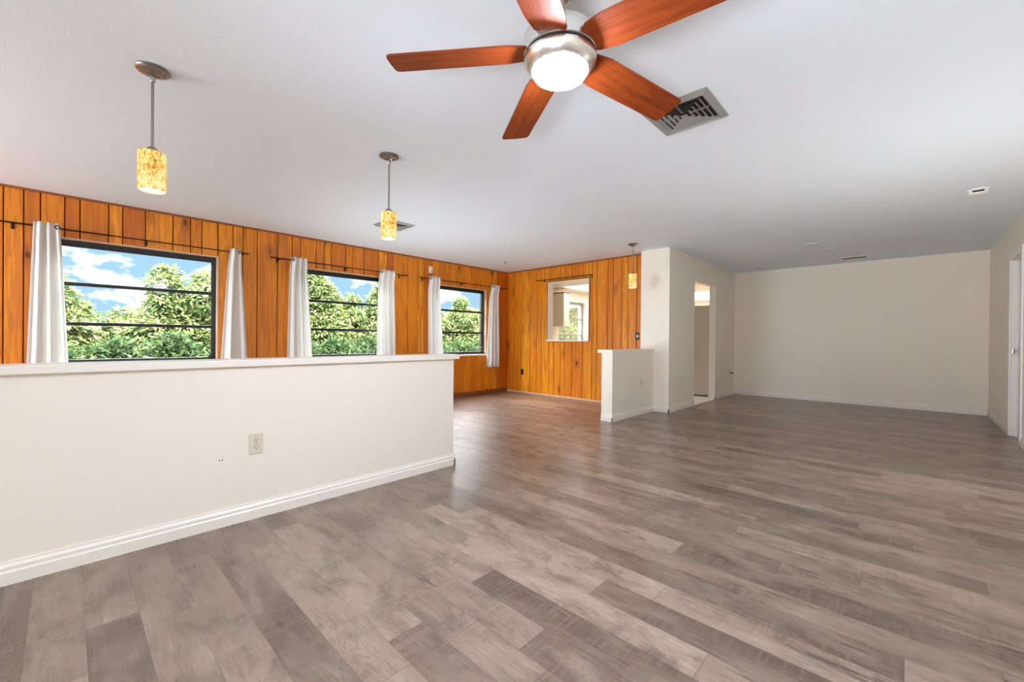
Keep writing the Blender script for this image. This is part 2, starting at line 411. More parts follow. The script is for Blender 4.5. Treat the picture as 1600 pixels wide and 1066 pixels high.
def dup(root, loc, label):
    r = root.copy(); COL.objects.link(r); r.location = loc; r['label'] = label
    for ch in list(root.children):
        c = ch.copy(); COL.objects.link(c); c.parent = r
        for g in list(ch.children):
            d = g.copy(); COL.objects.link(d); d.parent = c
    return r
def struct(name, bm, mat, label, cat, smooth=False):
    return tag(obj(name, bm, mat, None, smooth), label, cat, None, 'structure')

# ------------------------------------------------------------------ room dimensions (metres, camera above the origin)
H = 2.44
YW = 6.014      # panelled window wall
XB = 6.244      # panelled end wall
YH = 2.785      # room-side face of both half walls
YC, XC = 2.554, 6.078   # white wall and the column face
XF = 9.282      # far white wall
YR = -0.872     # right wall
X0 = -4.5       # wall behind the camera
KX = 13.0       # kitchen end

bm = B(); box(bm, (X0-0.2, YR-1.2, -0.1), (XF+0.2, YW+0.2, 0)); struct('floor', bm, M['floor'], 'grey brown wood plank floor running through the whole empty room', 'floor')
bm = B(); box(bm, (X0-0.2, YR-1.2, H), (KX+0.2, YW+0.2, H+0.12)); struct('ceiling', bm, M['ceiling'], 'flat light grey textured ceiling over the whole room', 'ceiling')

def sub_z(z0, z1, holes):
    segs = [(z0, z1)]
    for a, b in holes:
        n = []
        for p, q in segs:
            if b <= p or a >= q: n.append((p, q)); continue
            if a > p: n.append((p, a))
            if b < q: n.append((b, q))
        segs = n
    return segs
def wall_cells(u0, u1, z0, z1, ops):
    """rectangles covering [u0,u1]x[z0,z1] minus openings (ua,ub,za,zb)"""
    cuts = sorted({u0, u1} | {x for o in ops for x in o[:2] if u0 < x < u1})
    for a, b in zip(cuts, cuts[1:]):
        m = (a+b)/2
        for p, q in sub_z(z0, z1, [(o[2], o[3]) for o in ops if o[0] < m < o[1]]): yield a, b, p, q

def panelled(name, label, axis, plane, back, u0, u1, grooves, ops, seed):
    """plank panelling in front of a solid wall; axis 'x': boards spread along X and face -Y, axis 'y': along Y and face -X"""
    rnd = random.Random(seed); bm = B(); lay = bm.verts.layers.float.new('board')
    P = (lambda u, d, z: (u, d, z)) if axis == 'x' else (lambda u, d, z: (d, u, z))
    for a, b, p, q in wall_cells(u0, u1, 0, H, ops): box(bm, P(a, plane+0.02, p), P(b, back, q), 0, 1)
    edges = [u0]+[g for g in grooves if u0+0.02 < g < u1-0.02]+[u1]
    for a, b in zip(edges, edges[1:]):
        val = min(1, max(0, rnd.gauss(0.55, 0.2)))
        for c, d, p, q in wall_cells(a+0.0035, b-0.0035, 0.0, H, ops):
            l_ = 0.004 if abs(c-a-0.0035) < 1e-6 else 0; r_ = 0.004 if abs(d-b+0.0035) < 1e-6 else 0
            fr = [P(c+l_, plane, p), P(d-r_, plane, p), P(d-r_, plane, q), P(c+l_, plane, q)]
            bk = [P(c, plane+0.006, p), P(d, plane+0.006, p), P(d, plane+0.006, q), P(c, plane+0.006, q)]
            bb = [P(c, plane+0.022, p), P(d, plane+0.022, p), P(d, plane+0.022, q), P(c, plane+0.022, q)]
            V = [[bm.verts.new(t) for t in R_] for R_ in (fr, bk, bb)]
            for R_ in V:
                for v in R_: v[lay] = val
            bm.faces.new(V[0])
            for A, Q in ((V[0], V[1]), (V[1], V[2])):
                for k in range(4): bm.faces.new((A[k], A[(k+1) % 4], Q[(k+1) % 4], Q[k]))
    return struct(name, bm, [M['panel'], M['groove']], label, 'wall')

WIN = [(-0.15, 1.245), (2.12, 3.50), (4.36, 5.645)]
WZ0, WZ1 = 0.755, 2.025
KWIN = (7.99, 9.09, 0.95, 2.0)
win_ops = [(a, b, WZ0, WZ1) for a, b in WIN]
gx = [-4.3, -4.1, -3.98, -3.8, -3.66, -3.5, -3.38, -3.2, -3.04, -2.9, -2.78, -2.6, -2.5, -2.4, -2.29, -2.1, -2.0, -1.8, -1.69, -1.5, -1.39, -1.24, -1.08, -0.98, -0.82, -0.66, -0.55, -0.40,
      -0.279, -0.175, -0.016, 0.088, 0.295, 0.4, 0.581, 0.817, 0.974, 1.081, 1.239, 1.393, 1.499, 1.656,
      1.892, 2.072, 2.181, 2.386, 2.495, 2.598, 2.808, 2.916, 3.091, 3.333, 3.484, 3.598, 3.863, 4.069, 4.178, 4.352, 4.595, 4.758, 4.913,
      5.094, 5.25, 5.41, 5.609, 5.838, 5.93]
panelled('wall_left', 'orange varnished pine board wall with three black framed windows', 'x', YW, YW+0.2, X0, XB+0.02, gx, win_ops, 3)
PT = (4.04, 4.95, 1.04, 2.142)   # pass-through opening
gy = [5.911, 5.821, 5.627, 5.405, 5.229, 5.113, 4.918, 4.808, 4.657, 4.564, 4.407, 4.172, 3.981, 3.888, 3.678, 3.58, 3.418, 3.308, 3.153]
panelled('wall_end', 'orange varnished pine board end wall with kitchen pass-through opening', 'y', XB, XB+0.12, YC+0.11, YW, sorted(gy), [PT], 11)

# kitchen's outside wall beyond the end wall
bm = B()
for a, b, p, q in wall_cells(XB+0.121, KX, 0, H, [KWIN]): box(bm, (a, YW+0.001, p), (b, YW+0.2, q))
struct('wall_kitchen', bm, M['kitchen_paint'], 'cream kitchen wall with window seen through the pass-through', 'wall')
bm = B(); box(bm, (KX, YC, 0), (KX+0.15, YW+0.2, H)); struct('wall_kitchen_end', bm, M['kitchen_paint'], 'cream kitchen end wall seen deep beyond the doorway', 'wall')
bm = B(); box(bm, (XB+0.12, YC+0.11, -0.1), (KX, YW+0.2, 0.002)); box(bm, (7.11, YC, -0.1), (8.13, YC+0.12, 0.002))
struct('floor_kitchen', bm, M['kitchen_tile'], 'pale tile kitchen floor just beyond the doorway', 'floor')

# column and white wall with doorway
DR = (7.09, 8.13, 0.0, 2.07)
bm = B()
for a, b, p, q in wall_cells(XC, KX, 0, H, [DR]): box(bm, (a, YC, p), (b, YC+0.11, q))
box(bm, (XC, YC+0.11, 0), (XB-0.002, 3.0, H))
struct('wall_white', bm, M['white_wall'], 'white wall with open kitchen doorway and a squared corner column', 'wall')
bm = B(); box(bm, (XF, YR-0.2, 0), (XF+0.2, YC, H)); struct('wall_far', bm, M['block'], 'large blank cream painted block wall at the far end', 'wall')
DC = (6.86, 7.49, 0.0, 2.03)
bm = B()
for a, b, p, q in wall_cells(X0, XF, 0, H, [DC]): box(bm, (a, YR-0.12, p), (b, YR, q))
struct('wall_right', bm, M['white_wall'], 'white side wall at the right edge with a door', 'wall')
GD = (-0.70, 2.40, 0.0, 2.1)
bm = B()
DW = (3.3, 5.7, 0.6, 2.2)  # unseen dining window opening, added to let in more light
for a, b, p, q in wall_cells(YR-0.2, YW+0.2, 0, H, [GD, DW]): box(bm, (X0-0.15, a, p), (X0, b, q))
struct('wall_rear', bm, M['white_wall'], 'white wall behind the viewer with a wide glazed door', 'wall')
bm = B()
for a, b in ((-0.70, -0.64), (0.82, 0.88), (2.34, 2.40)): box(bm, (X0-0.1, a, 0), (X0-0.04, b, 2.1))
box(bm, (X0-0.1, -0.64, 0), (X0-0.04, 2.34, 0.06)); box(bm, (X0-0.1, -0.64, 2.04), (X0-0.04, 2.34, 2.1))
gd = struct('door_2', bm, M['white_trim'], 'white framed glazed sliding door behind the viewer', 'door')
bm = B(); box(bm, (X0-0.075, -0.64, 0.06), (X0-0.067, 0.82, 2.04)); box(bm, (X0-0.075, 0.88, 0.06), (X0-0.067, 2.34, 2.04)); obj('pane', bm, M['glass'], gd)

bm = B()
for a, b in ((3.3, 3.35), (4.475, 4.525), (5.65, 5.7)): box(bm, (X0-0.1, a, 0.6), (X0-0.04, b, 2.2))
box(bm, (X0-0.1, 3.35, 0.6), (X0-0.04, 5.65, 0.65)); box(bm, (X0-0.1, 3.35, 2.15), (X0-0.04, 5.65, 2.2))
w5 = struct('window_5', bm, M['black_metal'], 'black framed dining window added unseen behind the viewer for light', 'window')
bm = B(); box(bm, (X0-0.075, 3.35, 0.65), (X0-0.067, 5.65, 2.15)); obj('pane', bm, M['glass'], w5)
# half walls
bm = B(); box(bm, (X0, YH, 0), (2.24, YH+0.165, 0.895)); struct('wall_half', bm, M['white_wall'], 'long white half wall with white cap in the left foreground', 'half wall')
bm = B(); box(bm, (X0, YH-0.022, 0.892), (2.288, YH+0.2, 0.932), 0.004); struct('trim_1', bm, M['white_trim'], 'white cap board along the top of the long half wall', 'trim')
bm = B(); box(bm, (4.862, YH, 0), (XC, YH+0.16, 0.9)); struct('wall_half_short', bm, M['white_wall'], 'short white half wall butting against the corner column', 'half wall')
bm = B(); box(bm, (4.842, YH-0.008, 0.895), (XC, YH+0.215, 0.937), 0.004); struct('trim_2', bm, M['white_trim'], 'white cap board on the short half wall by the column', 'trim')

def skirting(bm, p, q, n, h=0.095, t=0.014):
    """moulded skirting from p to q (xy) standing out along n"""
    p, q, n = Vector((*p, 0)), Vector((*q, 0)), Vector((*n, 0))
    prof = [(0, 0), (t, 0), (t, h*0.55), (t*0.75, h*0.62), (t*0.75, h*0.78), (t*0.35, h*0.9), (t*0.3, h), (0, h)]
    R = [[bm.verts.new(s+n*a+Vector((0, 0, z))) for a, z in prof] for s in (p, q)]
    for k in range(len(prof)):
        j = (k+1) % len(prof); bm.faces.new((R[0][k], R[0][j], R[1][j], R[1][k]))
    bm.faces.new(R[0]); bm.faces.new(R[1][::-1])
bm = B(); skirting(bm, (X0, YH), (2.254, YH), (0, -1), 0.096, 0.016); skirting(bm, (2.24, YH-0.016), (2.24, YH+0.165), (1, 0), 0.096, 0.016)
struct('baseboard_half', bm, M['white_trim'], 'white moulded baseboard along the long half wall', 'baseboard')
bm = B(); skirting(bm, (4.848, YH), (XC, YH), (0, -1)); skirting(bm, (4.862, YH-0.014), (4.862, YH+0.16), (-1, 0))
struct('baseboard_short', bm, M['white_trim'], 'white baseboard round the short half wall', 'baseboard')
bm = B(); skirting(bm, (XC, YC-0.014), (XC, YH-0.014), (-1, 0)); skirting(bm, (XC-0.014, YC), (DR[0], YC), (0, -1)); skirting(bm, (DR[1]-0.014, YC), (XF-0.014, YC), (0, -1)); skirting(bm, (DR[1], YC-0.014), (DR[1], YC+0.11), (-1, 0))
struct('baseboard_white', bm, M['white_trim'], 'white baseboard along column and doorway wall', 'baseboard')
bm = B(); skirting(bm, (XF, YR+0.014), (XF, YC), (-1, 0)); struct('baseboard_far', bm, M['white_trim'], 'white baseboard along the blank far wall', 'baseboard')
bm = B(); skirting(bm, (DC[1]+0.07, YR), (XF, YR), (0, 1)); skirting(bm, (X0, YR), (DC[0]-0.07, YR), (0, 1)); struct('baseboard_right', bm, M['white_trim'], 'white baseboard along the right side wall', 'baseboard')
bm = B(); box(bm, (X0, YW-0.012, 0), (XB-0.012, YW, 0.07), 0.003); struct('baseboard_left', bm, M['wood_trim'], 'stained wood baseboard below the three windows', 'baseboard')
bm = B(); box(bm, (XB-0.012, 3.001, 0), (XB, YW, 0.03), 0.003); struct('baseboard_end', bm, M['reveal'], 'thin pale wood strip along the foot of the panelled end wall', 'baseboard')
bm = B(); box(bm, (X0, YW-0.014, H-0.022), (XB-0.014, YW, H), 0.003); struct('trim_3', bm, M['wood_trim'], 'thin dark wood moulding where window wall meets ceiling', 'trim')
bm = B(); box(bm, (XB-0.014, 3.001, H-0.022), (XB, YW, H), 0.003); struct('trim_4', bm, M['wood_trim'], 'thin dark wood moulding where panelled end wall meets ceiling', 'trim')

# pass-through lining
bm = B()
y0, y1, z0, z1 = PT; t = 0.012
xa, xb = XB-0.012, XB+0.135
for a, b in (((xa, y0, z0), (xb, y0+t, z1)), ((xa, y1-t, z0), (xb, y1, z1)), ((xa, y0+t, z1-t), (xb, y1-t, z1))): box(bm, a, b)
struct('trim_5', bm, M['kitchen_paint'], 'cream jamb lining of the kitchen pass-through', 'trim')
bm = B()
for a, b in (((xa-0.004, y0-0.02, z0), (XB, y0, z1+0.02)), ((xa-0.004, y1, z0), (XB, y1+0.02, z1+0.02)), ((xa-0.004, y0, z1), (XB, y1, z1+0.02))): box(bm, a, b, 0.002)
struct('trim_6', bm, M['wood_trim'], 'thin dark wood edge moulding round the pass-through', 'trim')
bm = B(); box(bm, (XB-0.045, y0-0.01, z0-0.005), (xb+0.03, y1+0.012, z0+0.02), 0.004); struct('trim_7', bm, M['white_trim'], 'white ledge at the bottom of the pass-through', 'trim')

# ------------------------------------------------------------------ windows
def window(idx, x0, x1, z0, z1, label, frame_mat, crank=True, rails=True):
    yf = YW+0.055
    bm = B(); T = 0.034
    for a, b in (((x0, yf, z0), (x0+T, yf+0.06, z1)), ((x1-T, yf, z0), (x1, yf+0.06, z1)), ((x0+T, yf, z1-T-0.006), (x1-T, yf+0.06, z1)), ((x0+T, yf, z0), (x1-T, yf+0.06, z0+T))): box(bm, a, b, 0.003)
    f = tag(obj('window_%d' % idx, bm, frame_mat), label, 'window', None, 'structure')
    n = 3; zs = [z0+T, 1.182, 1.582, z1-T-0.006]
    for k in range(n):
        a, b = zs[k], zs[k+1]; s = 0.017; y = yf+0.022
        bm = B()
        for p, q in (((x0+T, y, a), (x0+T+0.008, y+0.025, b)), ((x1-T-0.008, y, a), (x1-T, y+0.025, b)), ((x0+T+0.008, y-0.012, a), (x1-T-0.008, y+0.025, a+s)), ((x0+T+0.008, y-0.012, b-s), (x1-T-0.008, y+0.025, b))): box(bm, p, q, 0.002)
        sash = obj('sash', bm, frame_mat, f)
        bm = B(); box(bm, (x0+T+0.008, y+0.010, a+s), (x1-T-0.008, y+0.014, b-s)); obj('pane', bm, M['glass'], sash)
    if crank:
        bm = B(); xh = x1-0.05; zh = z0+0.05
        box(bm, (xh-0.022, yf-0.012, zh-0.02), (xh+0.022, yf+0.004, zh+0.03), 0.004)
        tube(bm, [(xh, yf-0.012, zh+0.01), (xh, yf-0.035, zh+0.02), (xh-0.02, yf-0.045, zh+0.05), (xh-0.055, yf-0.045, zh+0.085)], 0.005, 8)
        tube(bm, [(xh-0.055, yf-0.043, zh+0.085), (xh-0.055, yf-0.075, zh+0.085)], 0.008, 8)
        obj('crank_handle', bm, frame_mat, f, True)
        for fx in (0.12, 0.86):
            bm = B(); xx = x0+(x1-x0)*fx; box(bm, (xx-0.015, yf-0.014, z0+T), (xx+0.015, yf+0.01, z0+T+0.02), 0.003); obj('latch', bm, frame_mat, f)
    return f
for i, (a, b) in enumerate(WIN):
    lab = ['black framed awning window nearest the left edge of the room', 'black framed awning window in the middle of the panelled wall', 'black framed awning window closest to the far panelled corner'][i]
    window(i+1, a+0.014, b-0.014, WZ0+0.016, WZ1-0.014, lab, M['black_metal'])
    bm = B()
    for p, q in (((a, YW-0.004, WZ0), (a+0.014, YW+0.12, WZ1)), ((b-0.014, YW-0.004, WZ0), (b, YW+0.12, WZ1)), ((a+0.014, YW-0.004, WZ1-0.014), (b-0.014, YW+0.12, WZ1))): box(bm, p, q)
    struct('trim_%d' % (8+i), bm, M['reveal'], ['pale wood reveal lining the left window', 'pale wood reveal lining the middle window', 'pale wood reveal lining the window by the far corner'][i], 'trim')
    bm = B(); box(bm, (a-0.004, YW-0.022, WZ0-0.012), (b+0.004, YW+0.12, WZ0+0.014), 0.004)
    struct('window_sill_%d' % (i+1), bm, M['white_trim'], ['white sill under the left window', 'white sill under the middle window', 'white sill under the window by the far corner'][i], 'sill')
f4 = window(4, KWIN[0], KWIN[1], KWIN[2], KWIN[3], 'grey framed kitchen window glimpsed through the pass-through', M['grey_grille'], False)

# ------------------------------------------------------------------ doors
bm = B()
x0, x1, _, z1 = DC
for a, b in (((x0-0.07, YR, 0), (x0, YR+0.016, z1+0.07)), ((x1, YR, 0), (x1+0.07, YR+0.016, z1+0.07)), ((x0, YR, z1), (x1, YR+0.016, z1+0.07))): box(bm, a, b, 0.004)
for a, b in (((x0, YR-0.12, 0), (x0+0.015, YR, z1)), ((x1-0.015, YR-0.12, 0), (x1, YR, z1)), ((x0+0.015, YR-0.12, z1-0.015), (x1-0.015, YR, z1))): box(bm, a, b)
struct('trim_11', bm, M['white_plastic'], 'white casing round the door at the right edge', 'trim')
bm = B(); box(bm, (x0+0.018, YR-0.085, 0.012), (x1-0.018, YR-0.05, z1-0.018), 0.003)
d1 = struct('door_1', bm, M['white_trim'], 'white closed door in the right side wall', 'door')
bm = B()
for za, zb in ((0.2, 0.95), (1.1, 1.9)):
    for a, b in (((x0+0.1, za), (x0+0.12, zb)), ((x1-0.12, za), (x1-0.1, zb)), ((x0+0.12, za), (x1-0.12, za+0.02)), ((x0+0.12, zb-0.02), (x1-0.12, zb))): box(bm, (a[0], YR-0.05, a[1]), (b[0], YR-0.044, b[1]), 0.002)
obj('panel_moulding', bm, M['white_trim'], d1)
bm = B(); box(bm, (x1-0.075, YR-0.05, 0.92), (x1-0.045, YR-0.044, 1.04), 0.003); tube(bm, [(x1-0.06, YR-0.05, 0.98), (x1-0.06, YR-0.005, 0.98)], 0.008, 10); tube(bm, [(x1-0.06, YR-0.008, 1.01), (x1-0.06, YR-0.004, 0.95)], 0.011, 10)
obj('door_handle', bm, M['nickel'], d1, True)

# ------------------------------------------------------------------ ceiling fan
FX, FY, FZ, FR, FPH = 1.295, 0.98, 2.165, 0.66, 8.557
fan = thing('ceiling_fan', 'brushed nickel ceiling fan with five cherry wood blades and lit round lamp', 'ceiling fan', (FX, FY, FZ))
bm = B(); lathe(bm, [(0, H-FZ), (0.068, H-FZ), (0.07, H-FZ-0.012), (0.062, H-FZ-0.04), (0.045, H-FZ-0.068), (0.024, H-FZ-0.082), (0, H-FZ-0.082)], 40); obj('canopy', bm, M['nickel'], fan, True)
bm = B(); tube(bm, [(0, 0, 0.09), (0, 0, H-FZ-0.075)], 0.0125, 16); obj('downrod', bm, M['nickel'], fan, True)
bm = B(); lathe(bm, [(0, 0.118), (0.024, 0.118), (0.026, 0.1), (0.04, 0.088), (0.095, 0.082), (0.122, 0.073), (0.137, 0.055), (0.139, 0.03), (0.139, -0.012), (0.133, -0.016), (0, -0.016)], 56); obj('motor_housing', bm, M['nickel'], fan, True)
bm = B(); lathe(bm, [(0.120, -0.012), (0.135, -0.014), (0.135, -0.028), (0.120, -0.030)], 56, closed=True); obj('shadow_gap', bm, M['dark'], fan, True)
bm = B(); lathe(bm, [(0.10, -0.027), (0.138, -0.027), (0.139, -0.032), (0.136, -0.042), (0.118, -0.066), (0.108, -0.072), (0.103, -0.066)], 56); obj('light_ring', bm, M['nickel'], fan, True)
bm = B(); lathe(bm, [(0.104, -0.064), (0.104, -0.08), (0.097, -0.090), (0.075, -0.100), (0.04, -0.107), (0, -0.109)], 48); obj('light_lens', bm, M['fan_light'], fan, True)
def blade_bm():
    bm = B(); L0, L1 = 0.118, FR
    outline = [(L0, -0.045), (L0+0.02, -0.062), (L0+0.09, -0.074), (L1-0.02, -0.074), (L1-0.005, -0.069), (L1, -0.055), (L1+0.002, 0.0), (L1, 0.055), (L1-0.005, 0.069), (L1-0.02, 0.074), (L0+0.09, 0.074), (L0+0.02, 0.062), (L0, 0.045)]
    lo = [bm.verts.new((x, y, -0.003)) for x, y in outline]; hi = [bm.verts.new((x, y, 0.003)) for x, y in outline]
    bm.faces.new(lo[::-1]); bm.faces.new(hi)
    for k in range(len(lo)): bm.faces.new((lo[k], lo[(k+1) % len(lo)], hi[(k+1) % len(lo)], hi[k]))
    return bm
bl0 = obj('blade', blade_bm(), M['blade'], fan)
for k in range(5):
    b_ = bl0 if k == 0 else bl0.copy()
    if k: COL.objects.link(b_); b_.parent = fan
    a_ = FPH-k*2*PI/5
    b_.matrix_local = Matrix.Translation((0, 0, 0.005)) @ Matrix.Rotation(a_, 4, 'Z') @ Matrix.Rotation(math.radians(2.6), 4, 'Y') @ Matrix.Rotation(math.radians(-12), 4, 'X')

# ------------------------------------------------------------------ pendants
def pendant(loc, label):
    t = thing('pendant_lamp', label, 'pendant lamp', loc, 0, 'amber glass pendants over the half walls')
    bm = B(); lathe(bm, [(0, 0), (0.07, 0), (0.072, -0.006), (0.066, -0.014), (0.05, -0.02), (0.03, -0.03), (0.014, -0.036), (0, -0.036)], 36); obj('canopy', bm, M['nickel_dark'], t, True)
    bm = B(); lathe(bm, [(0, -0.03), (0.011, -0.03), (0.011, -0.062), (0.008, -0.066), (0, -0.066)], 16); obj('swivel', bm, M['nickel_dark'], t, True)
    bm = B(); tube(bm, [(0, 0, -0.06), (0, 0, -0.405)], 0.0065, 12); obj('stem', bm, M['nickel_dark'], t, True)
    bm = B(); lathe(bm, [(0, -0.398), (0.012, -0.398), (0.022, -0.408), (0.027, -0.424), (0.027, -0.432), (0, -0.432)], 24); obj('socket_cup', bm, M['nickel_dark'], t, True)
    bm = B(); lathe(bm, [(0.02, -0.428), (0.052, -0.428), (0.058, -0.434), (0.0585, -0.53), (0.0575, -0.626), (0.0535, -0.627), (0.0545, -0.53), (0.054, -0.438), (0.02, -0.433)], 40); obj('glass_shade', bm, M['shade'], t, True)
    bm = B(); lathe(bm, [(0, -0.619), (0.0545, -0.619), (0.0545, -0.623), (0, -0.623)], 32); obj('opening_glow_disc', bm, M['opening_glow'], t, True)  # glowing disc added to imitate the lit open bottom of the shade
    bm = B(); lathe(bm, [(0, -0.45), (0.014, -0.455), (0.02, -0.48), (0.034, -0.53), (0.036, -0.56), (0.028, -0.59), (0.012, -0.604), (0, -0.606)], 24); obj('bulb', bm, M['bulb'], t, True)
    return t
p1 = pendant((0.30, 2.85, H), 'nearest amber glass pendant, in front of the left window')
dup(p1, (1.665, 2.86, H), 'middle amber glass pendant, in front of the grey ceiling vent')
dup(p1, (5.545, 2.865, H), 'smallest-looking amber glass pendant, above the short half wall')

# ------------------------------------------------------------------ ceiling fittings
def square_vent(cx, cy, s, label, rz=0.0):
    t = thing('ceiling_vent', label, 'air vent', (cx, cy, H), rz, 'square ceiling vents')
    bm = B(); hs = s/2
    def ring(a, za, b, zb, th=0.004):
        A = [bm.verts.new((x*a, y*a, za)) for x, y in ((-1, -1), (1, -1), (1, 1), (-1, 1))]
        Q = [bm.verts.new((x*b, y*b, zb)) for x, y in ((-1, -1), (1, -1), (1, 1), (-1, 1))]
        A2 = [bm.verts.new(v.co+Vector((0, 0, th))) for v in A]; Q2 = [bm.verts.new(v.co+Vector((0, 0, th))) for v in Q]
        for k in range(4):
            j = (k+1) % 4
            bm.faces.new((A[k], A[j], Q[j], Q[k])); bm.faces.new((A2[k], Q2[k], Q2[j], A2[j]))
            bm.faces.new((A[k], A2[k], A2[j], A[j])); bm.faces.new((Q[k], Q[j], Q2[j], Q2[k]))
    ring(hs, -0.004, hs-0.03, -0.024); ring(hs-0.03, -0.024, hs-0.046, -0.006)
    obj('frame', bm, M['grey_grille'], t)
    bm = B(); n = 5; step = (hs-0.046)/n
    for k in range(n):
        a = hs-0.056-k*step
        if a < 0.014: break
        ring(a, -0.018, max(0.004, a-step*0.46), -0.0105, 0.0012)
    obj('louvres', bm, M['grey_grille'], t)
    for sx, sy in ((1, 0), (-1, 0), (0, 1), (0, -1)):
        bm = B(); r = hs-0.05
        if sx: box(bm, (sx*0.03, -0.004, -0.012), (sx*r, 0.004, -0.003))
        else: box(bm, (-0.004, sy*0.03, -0.012), (0.004, sy*r, -0.003))
        obj('rib', bm, M['grey_grille'], t)
    bm = B(); box(bm, (-hs+0.03, -hs+0.03, -0.002), (hs-0.03, hs-0.03, 0.0)); obj('dark_duct_sheet', bm, M['dark'], t)  # flat dark sheet painted for the unlit duct behind the louvres
    return t
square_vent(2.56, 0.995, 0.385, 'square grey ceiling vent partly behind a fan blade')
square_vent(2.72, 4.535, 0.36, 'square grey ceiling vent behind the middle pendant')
t = thing('slot_vent', 'narrow dark slotted vent in the ceiling near the far wall', 'air vent', (8.74, 0.64, H))
bm = B()
for a, b in (((-0.06, -0.165), (-0.045, 0.165)), ((0.045, -0.165), (0.06, 0.165)), ((-0.045, -0.165), (0.045, -0.15)), ((-0.045, 0.15), (0.045, 0.165))): box(bm, (*a, -0.008), (*b, 0), 0.002)
obj('frame', bm, M['white_plastic'], t)
bm = B(); box(bm, (-0.045, -0.15, -0.004), (0.045, 0.15, 0)); obj('dark_duct_sheet', bm, M['dark'], t)  # dark sheet stands in for the shade inside the slot
bm = B()
for k in range(4): box(bm, (-0.033+k*0.022-0.002, -0.15, -0.014), (-0.033+k*0.022+0.002, 0.15, -0.003))
obj('slats', bm, M['black_plastic'], t)

t = thing('smoke_detector', 'round white smoke detector on the ceiling at far right', 'smoke detector', (5.6, -0.45, H))
bm = B(); lathe(bm, [(0, 0), (0.072, 0), (0.072, -0.01), (0.066, -0.014), (0.06, -0.034), (0.05, -0.042), (0, -0.044)], 36); obj('housing', bm, M['white_plastic'], t, True)
bm = B(); box(bm, (-0.0715, -0.036, -0.032), (-0.058, 0.036, -0.018), 0.002); o = obj('sensor_slot', bm, M['black_plastic'], t); o.rotation_euler = (0, 0, -0.05)
bm = B(); lathe(bm, [(0, -0.042), (0.012, -0.042), (0.012, -0.047), (0, -0.048)], 16); obj('test_button', bm, M['ivory'], t, True)
for (x, y, lab) in ((7.17, 0.985, 'flat white round cover plate on ceiling, the one nearer the viewer'), (7.72, 0.86, 'flat white round cover plate on ceiling, the one nearer the slot vent')):
    bm = B(); lathe(bm, [(0, 0), (0.07, 0), (0.068, -0.005), (0.05, -0.008), (0, -0.008)], 32)
    o = tag(obj('ceiling_cover', bm, M['ceiling'], None, True, (x, y, H)), lab, 'cover plate', 'ceiling cover plates')
t = thing('ceiling_hook', 'small dark swag hook in the ceiling near the panelled corner', 'hook', (5.33, 5.2, H))
bm = B(); lathe(bm, [(0, 0), (0.016, 0), (0.014, -0.006), (0, -0.008)], 16); obj('hook_plate', bm, M['bronze'], t, True)
bm = B(); tube(bm, [(0, 0, -0.004), (0, 0, -0.02)]+[(0.014-0.014*math.cos(a), 0, -0.02-0.016*math.sin(a)) for a in np.linspace(0.3, PI*1.25, 9)], 0.0032, 8); obj('hook_arm', bm, M['bronze'], t, True)

# ------------------------------------------------------------------ curtain rods and curtains
YCU, ZR = YW-0.09, 2.086
def finial(bm, x, s, y, z):
    tube(bm, [(x, y, z), (x+s*0.012, y, z)], 0.011, 12)
    for k in range(4):
        a = k*PI/2
        tube(bm, [(x+s*(0.012+0.06*q), y+0.013*math.sin(PI*q)*math.cos(a+q*1.8), z+0.013*math.sin(PI*q)*math.sin(a+q*1.8)) for q in np.linspace(0, 1, 9)], 0.0032, 6)
    tube(bm, [(x+s*0.07, y, z), (x+s*0.084, y, z)], [0.01, 0.006], 12)
def rod(label, x0, x1, brackets, axis='x', wall=YW, off=0.09, z=ZR, left_finial=True):
    t = thing('curtain_rod', label, 'curtain rod', (0, 0, 0), 0, 'dark metal curtain rods')
    y = YCU
    bm = B(); xm = x0+(x1-x0)*0.45
    tube(bm, [(x0, y, z), (xm, y, z)], 0.0085, 12); tube(bm, [(xm-0.02, y, z), (x1, y, z)], 0.0065, 12); obj('rod', bm, M['bronze'], t, True)
    for s, x in ((-1, x0), (1, x1)):
        bm = B(); finial(bm, x, s, y, z); obj('finial', bm, M['bronze'], t, True)
    for x in brackets:
        bm = B(); box(bm, (x-0.011, YW-0.005, z-0.045), (x+0.011, YW-0.0005, z+0.02), 0.001); tube(bm, [(x, YW-0.003, z-0.018), (x, y+0.004, z-0.018)], 0.005, 8)
        tube(bm, [(x, y+0.013*math.sin(a), z-0.004-0.014*math.cos(a)) for a in np.linspace(-1.5, 1.5, 8)], 0.004, 8); obj('bracket', bm, M['bronze'], t, True)
    return t
rod('long dark curtain rod over the left window', -0.62, 1.455, (-0.345, 0.585, 1.47))
rod('dark curtain rod over the middle window', 1.86, 3.735, (1.885, 2.79, 3.69))
rod('dark curtain rod over the window by the far corner', 4.10, 6.035, (4.13, 4.99, 6.0))
t = thing('curtain_rod', 'bare dark curtain rod above the kitchen pass-through', 'curtain rod', (0, 0, 0), 0, 'dark metal curtain rods')
xr, zr = XB-0.05, 2.19
bm = B(); tube(bm, [(xr, 5.16, zr), (xr, 4.02, zr)], 0.007, 12); obj('rod', bm, M['bronze'], t, True)
for s, yy in ((1, 5.16), (-1, 4.02)):
    bm = B(); tube(bm, [(xr, yy, zr), (xr, yy+s*0.012, zr), (xr, yy+s*0.02, zr), (xr, yy+s*0.045, zr)], [0.012, 0.012, 0.009, 0.003], 12); obj('finial', bm, M['bronze'], t, True)
for yy in (5.03, 3.99):
    bm = B(); box(bm, (XB-0.005, yy-0.01, zr-0.04), (XB-0.0005, yy+0.01, zr+0.02), 0.001); tube(bm, [(XB-0.003, yy, zr-0.014), (xr, yy, zr-0.014)], 0.005, 8); obj('bracket', bm, M['bronze'], t, True)

